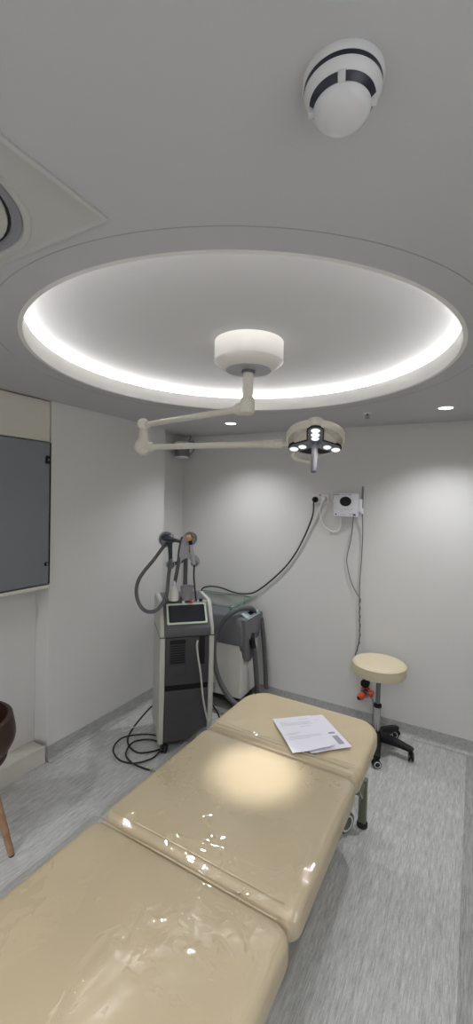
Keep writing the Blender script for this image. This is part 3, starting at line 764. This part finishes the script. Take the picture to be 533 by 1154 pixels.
def cup(p, r, name='holder_cup', inner='hose_l', m='mlight'):
    o_ = MB().lathe([(r*.5, -.040), (r*.9, -.032), (r, -.010), (r, 0), (r*.88, .002), (r*.84, -.004), (r*.70, -.020)], p, fa, 36).build(name, m, m1, world=True)
    i_ = MB().lathe([(r*.80, -.017), (r*.2, -.019)], p, fa, 28); i_.build('cup_liner', inner, o_, world=True)
    return o_
cup((-1.892, 2.332, 1.452), .057); cup((-1.742, 2.412, 1.463), .050)
cup((-1.845, 2.325, 1.277), .032); cup((-1.697, 2.408, 1.292), .028)
MB().tube([(-1.892, 2.365, 1.452), (-1.835, 2.415, 1.44), (-1.80, 2.44, 1.42)], .017, 10).build('cup_arm', 'mgrey', m1, world=True)
MB().tube([(-1.845, 2.35, 1.277), (-1.82, 2.40, 1.29), (-1.80, 2.44, 1.31)], .013, 10).build('cup_arm', 'mgrey', m1, world=True)
# hoses
MB().tube([(-1.830, 2.312, 1.330), (-1.818, 2.288, 1.290), (-1.812, 2.265, 1.204), (-1.799, 2.234, 1.101), (-1.802, 2.195, 1.035), (-1.829, 2.155, .990), (-1.881, 2.126, .984), (-1.924, 2.103, 1.03), (-1.959, 2.109, 1.108), (-1.97, 2.14, 1.18), (-1.95, 2.177, 1.244), (-1.919, 2.231, 1.314), (-1.893, 2.30, 1.40), (-1.885, 2.335, 1.43)], .0125, 12, 8).build('hose', 'hose', m1, world=True)
MB().tube([(-1.80, 2.40, 1.47), (-1.805, 2.395, 1.44), (-1.812, 2.385, 1.374), (-1.807, 2.365, 1.282), (-1.814, 2.35, 1.189), (-1.828, 2.34, 1.10), (-1.838, 2.345, 1.03)], .013, 12, 8).build('hose', 'hose', m1, world=True)
MB().tube([(-1.694, 2.398, 1.285), (-1.699, 2.405, 1.20), (-1.700, 2.42, 1.12), (-1.693, 2.425, 1.05), (-1.690, 2.43, 1.02)], .0055, 8, 8).build('hose', 'cable', m1, world=True)
MB().tube([(-1.575, 2.290, .800), (-1.567, 2.272, .77), (-1.545, 2.258, .70), (-1.520, 2.256, .594), (-1.497, 2.262, .42), (-1.465, 2.285, .258), (-1.45, 2.31, .16)], .0062, 10, 8).build('drain_tube', 'ubend', m1, world=True)
MB().lathe([(.022, 0), (.027, .008), (.027, .02)], (-1.739, 2.405, 1.03), n=20).build('hose_collar', 'black', m1, world=True) if 0 else None
b_ = MB().lathe([(.013, 0), (.013, .012), (.009, .016)], (-1.671, 2.340, 1.029), n=20).build('emergency_button', 'red', m1, world=True)
MB().lathe([(.010, 0), (.010, .014)], (-1.715, 2.31, 1.029), n=16).build('key_switch', 'white', m1, world=True)
MB().lathe([(.013, 0), (.013, .018)], (-1.645, 2.42, 1.029), n=16).build('port', 'black', m1, world=True)
g = thing('laser_handpiece', 'dark navy gun-shaped handpiece in the upper left cup of the tall machine', 'handpiece', (-1.835, 2.300, 1.34))
MB().tube([(-1.830, 2.305, 1.30), (-1.832, 2.302, 1.38), (-1.836, 2.300, 1.44)], lambda t: .013+.004*t, 14, 5).build('handle', 'navyblue', g, world=True)
MB().tube([(-1.885, 2.275, 1.468), (-1.86, 2.287, 1.470), (-1.835, 2.298, 1.466), (-1.80, 2.312, 1.452)], lambda t: .014+.012*math.sin(PI*min(1, t*1.1)), 14, 5).build('head', 'navyblue', g, world=True)
g = thing('amber_handpiece', 'slim grey handpiece with an amber tip in the right cup of the tall machine', 'handpiece', (-1.705, 2.385, 1.30))
MB().tube([(-1.690, 2.390, 1.285), (-1.700, 2.385, 1.35), (-1.712, 2.378, 1.425)], lambda t: .011+.002*math.sin(PI*t), 14, 5).build('handle', 'mlight', g, world=True)
MB().tube([(-1.712, 2.378, 1.425), (-1.716, 2.372, 1.455)], .013, 14, 0).build('neck', 'black', g, world=True)
MB().lathe([(.013, 0), (.016, .006), (.015, .028), (.008, .036)], (-1.717, 2.368, 1.455), (-.05, -.25, 1), 20).build('tip', 'orange', g, world=True)
g = thing('gel_bottle', 'pale translucent pear-shaped bottle on top of the tall machine', 'bottle', (-1.800, 2.312, 1.031))
MB().lathe([(.026, 0), (.034, .004), (.037, .03), (.035, .06), (.026, .085), (.015, .10), (.012, .112)], n=32).build('body', 'bottle', g)
MB().lathe([(.014, .112), (.014, .126), (.006, .140)], n=20).build('cap', 'white', g)
g = thing('grey_cup', 'grey plastic cup holder standing on top of the tall machine behind the bottle', 'cup', (-1.742, 2.386, 1.031))
MB().lathe([(.030, 0), (.034, .003), (.045, .085), (.048, .088), (.048, .098), (.044, .098), (.041, .088), (.033, .01), (.005, .008)], n=36).build('body', 'cup', g)
MB().tube([(-.040, .005, .085), (-.052, .012, .088), (-.054, .014, .05), (-.034, .005, .035)], .007, 8).build('handle', 'cup', g)

# ------------------------------------------------------------------ cooling machine
m2 = thing('cooling_machine', 'white and grey air cooling machine with a corrugated hose in the back corner', 'cooling machine', (-1.905, 3.115, 0), R(3))
bx0, bx1, by0, by1 = -.295, .295, -.165, .165
MB().loft([rr(rrect(.295, .165, .014, 4), z) for z in (.12, .56)]).build('cabinet', 'mwhite', m2)
MB().box((0, 0, .105), (.53, .28, .03)).build('base', 'black', m2)
k = MB(); rings = []
for ex, z in ((-.004, .548), (.010, .553), (.016, .60), (.014, .70), (.006, .765), (-.006, .785), (-.03, .792), (-.12, .794)):
    rings.append(rr(rrect(.295+ex, .165+ex*.9, .03, 6), z))
k.loft(rings).build('grey_top', 'mtop', m2)
v = MB()
for i in range(6): v.box((.04+0, -.1665, .135+.013*i), (.045, .004, .006))
v.build('vent', 'ink', m2)
for x, y in ((-.23, -.12), (.23, -.12), (-.23, .12), (.23, .12)):
    q = [MB(), MB(), MB()]; castor(*q, (x, y, 0), .038, .4, .022)
    w_ = q[1].build('castor', 'rubber', m2); q[0].build('fork', 'black', w_); hubs(q[2], 'mtop', w_)
# front bulge on the +x end with display, hose cradle
def fx(outl, x0, x1, name, m, bev=.008):
    k = MB().loft([[Vector((x, y, z)) for y, z in outl] for x in (x0, x1)]); return k.build(name, m, m2, bevel=bev)
fx([(-.17, .58), (-.166, .52), (-.15, .455), (-.115, .415), (-.07, .405), (-.03, .42), (-.005, .46), (.005, .53), (.01, .60), (.17, .64), (.17, .772), (.12, .785), (-.15, .785), (-.17, .77)], .27, .330, 'front_cowl', 'mtop')
fx([(-.075, .56), (-.07, .52), (-.035, .515), (-.015, .56), (.0, .625), (-.05, .64), (-.075, .61)], .326, .3325, 'hose_cradle', 'black', .001)
Rd = Matrix.Rotation(R(35), 3, 'Y')
MB().box((.300, -.02, .792), (.075, .25, .014), rot=Rd, bev=.006).build('display_panel', 'blue', m2)
MB().box((.305, -.025, .7985), (.034, .075, .006), rot=Rd, bev=.001).build('display', 'screen', m2)
def ribbed(pts, r, name, kk=10):
    P = catmull(pts, kk); k = MB(); P = [p for p in P]
    L_ = len(P)
    k.tube(P, lambda t: r*(1+.045*(1 if int(round(t*(L_-1))) % 2 else -1)), 14, 0); return k.build(name, 'hose', m2, world=True)
ribbed([(-1.50, 2.895, .09), (-1.628, 2.885, .128), (-1.705, 2.88, .20), (-1.777, 2.88, .314), (-1.816, 2.88, .468), (-1.804, 2.88, .639), (-1.757, 2.90, .745), (-1.70, 2.93, .812), (-1.655, 2.99, .848), (-1.615, 3.05, .848), (-1.60, 3.12, .83), (-1.60, 3.17, .79)], .0215, 'hose', 14)
ribbed([(-1.555, 3.062, .575), (-1.540, 3.065, .52), (-1.538, 3.09, .40), (-1.538, 3.12, .25), (-1.535, 3.14, .12), (-1.50, 3.13, .06)], .021, 'hose', 14)
ribbed([(-1.585, 3.275, .72), (-1.565, 3.285, .55), (-1.545, 3.30, .3), (-1.53, 3.30, .1)], .019, 'hose', 14)
MB().tube([(-1.552, 3.045, .60), (-1.550, 3.05, .57), (-1.545, 3.058, .53)], .024, 14, 3).build('nozzle', 'black', m2, world=True)
ft = thing('hose_foot', 'low rounded grey housing on the floor at the end of the cooling machine', 'housing', (-1.45, 3.02, 0))
MB().sphere((0, 0, .055), .13, 24, (1, .8, .9)).build('shell', 'mtop', ft)
for o_ in ft.children:
    for v_ in o_.data.vertices:
        if v_.co.z < 0: v_.co.z = 0

gs = thing('glass_shelf', 'clear glass plate with green edges on short posts above the cooling machine', 'glass shelf', (-1.93, 3.085, .795), R(4))
k = MB(); k.box((0, 0, .085), (.50, .42, .008)); k.build('plate', 'glass', gs)
k = MB(); k.ring_dummy = None
hx, hy = .251, .211
for c_, d_ in (((0, -hy, .085), (2*hx, .002, .008)), ((0, hy, .085), (2*hx, .002, .008)), ((-hx, 0, .085), (.002, 2*hy, .008)), ((hx, 0, .085), (.002, 2*hy, .008))): k.box(c_, d_)
k.build('plate_edge', 'glassedge', gs)
for x, y in ((-.20, -.13), (.20, -.13), (-.20, .15), (.20, .15)):
    MB().cyl((x, y, 0), (x, y, .081), .007, n=14).build('post', 'glassedge', gs)

# ------------------------------------------------------------------ floor cable
fc = MB().tube([(-2.25, 2.86, .006), (-2.282, 2.702, .006), (-2.212, 2.436, .006), (-2.129, 2.242, .006), (-2.048, 2.158, .006), (-1.937, 2.123, .007), (-1.861, 2.171, .010), (-1.825, 2.235, .012), (-1.870, 2.285, .012), (-1.96, 2.275, .014), (-2.025, 2.20, .018), (-2.015, 2.12, .018), (-1.968, 2.051, .012), (-1.86, 2.015, .010), (-1.70, 2.035, .006), (-1.568, 2.093, .006), (-1.45, 2.2, .006)], .0055, 8, 8)
tag(fc.build('floor_cable', 'cable'), 'black cable coming along the left wall and curling across the floor beside the tall machine', 'cable')
fc = MB().tube([(-1.82, 2.33, .020), (-1.903, 2.335, .018), (-1.986, 2.325, .018), (-2.064, 2.271, .020), (-2.125, 2.185, .022), (-2.118, 2.10, .018), (-2.066, 2.033, .014), (-1.955, 1.985, .019), (-1.852, 2.010, .022), (-1.800, 2.10, .018), (-1.795, 2.17, .020), (-1.83, 2.28, .024), (-1.82, 2.33, .05)], .0055, 8, 8)
tag(fc.build('floor_cable', 'cable'), 'black cable forming the widest outer loop on the floor left of the tall machine', 'cable')
fc = MB().tube([(-1.855, 2.949, .006), (-1.75, 2.86, .006), (-1.66, 2.76, .006), (-1.60, 2.66, .006), (-1.5, 2.55, .006)], .006, 8, 8)
tag(fc.build('floor_cable', 'cable'), 'short black cable on the floor between the two machines', 'cable')
tg = MB().tube([(-2.20, 2.33, .006), (-2.16, 2.36, .006), (-2.14, 2.33, .03), (-2.17, 2.29, .02), (-2.20, 2.26, .006), (-2.23, 2.29, .006)], .0022, 6, 8)
tag(tg.build('thin_wire', 'cable_w'), 'thin white wire tangle on the floor behind the cable loops', 'wire')

# ------------------------------------------------------------------ chair at the left edge
ch = thing('leather_chair', 'dark brown leather tub chair with oak legs, cut off at the left edge', 'chair', (-2.075, 1.075, 0), R(120))
# shell: bowl whose rim rises toward the back (local +y = back)
k = MB(); nA, nR = 48, 12; rings = []
def shell(t, a, off):
    # t 0 bottom centre .. 1 rim
    back = max(0, math.sin(a)); rimz = .66+.16*back**1.5
    z = .405+(rimz-.405)*t**1.6
    r = .235*math.sin(min(1, t*1.15)*PI/2)**.8
    r *= 1-.10*max(0, t-.7)/.3
    return Vector(((r-off)*math.cos(a)*1.0, (r-off)*math.sin(a)*.98, z+(off*.6 if t < .6 else 0)))
prof = [(max(.04, i/nR), 0) for i in range(nR+1)]+[(1.0, .008), (1.0, .022)]+[(max(.04, i/nR), .028) for i in range(nR-1, -1, -1)]
for t, off in prof: rings.append([shell(t, 2*PI*j/nA, off)+Vector((0, 0, .006 if off in (.008, .022) else 0)) for j in range(nA)])
k.loft(rings).build('shell', 'leather', ch, ang=80)
MB().lathe([(.14, .440), (.185, .455), (.19, .475), (.175, .492), (.10, .50), (.02, .50)], n=40).build('seat_cushion', 'leather', ch)
ft_w = Vector((-1.881, 1.198, 0)); l0 = Matrix.Rotation(R(-120), 3, 'Z')@(ft_w-Vector((-2.075, 1.075, 0)))
for i in range(4):
    q = Matrix.Rotation(PI/2*i, 3, 'Z')@l0; tp = Vector((q.x*.52, q.y*.52, .412))
    lg = MB().lathe([(.0135, .0), (.015, .03), (.0195, .40)], q+Vector((0, 0, .006)), tp-q, 20).build('leg', 'oak', ch)
    MB().lathe([(.0135, 0), (.0135, .007)], q, n=16).build('glide', 'rubber', lg)
MB().lathe([(.12, .392), (.13, .398), (.13, .412)], n=32).build('mount', 'black', ch)

# ------------------------------------------------------------------ world, camera, view
w = bpy.data.worlds.new('world'); sc.world = w; w.use_nodes = True
w.node_tree.nodes['Background'].inputs[0].default_value = (.5, .5, .5, 1); w.node_tree.nodes['Background'].inputs[1].default_value = .0
cam = bpy.data.cameras.new('camera'); co = bpy.data.objects.new('camera', cam); col.objects.link(co)
Rm = Matrix(((0.86850448, -0.49419036, -0.03841686), (0.4949575, 0.86881456, 0.01335428), (0.02677757, -0.03061296, 0.99917256)))
rt, fw, up = Rm.col[0], Rm.col[1], Rm.col[2]
co.matrix_world = Matrix.Translation((0, 0, 1.75))@Matrix((rt, up, -fw)).transposed().to_4x4()
cam.sensor_fit = 'VERTICAL'; cam.sensor_height = 36; cam.sensor_width = 36; cam.lens = 471.9*36/1154; cam.clip_start = .02
sc.camera = co
sc.view_settings.view_transform = 'Standard'; sc.view_settings.look = 'None'; sc.view_settings.gamma = 1; sc.view_settings.use_curve_mapping = False
sc.view_settings.exposure = 0.0
sc.cycles.max_bounces = 10; sc.cycles.diffuse_bounces = 6; sc.cycles.transparent_max_bounces = 12
for o_ in bpy.data.objects:
    for k_ in ('_loc', '_rz'):
        if k_ in o_: del o_[k_]
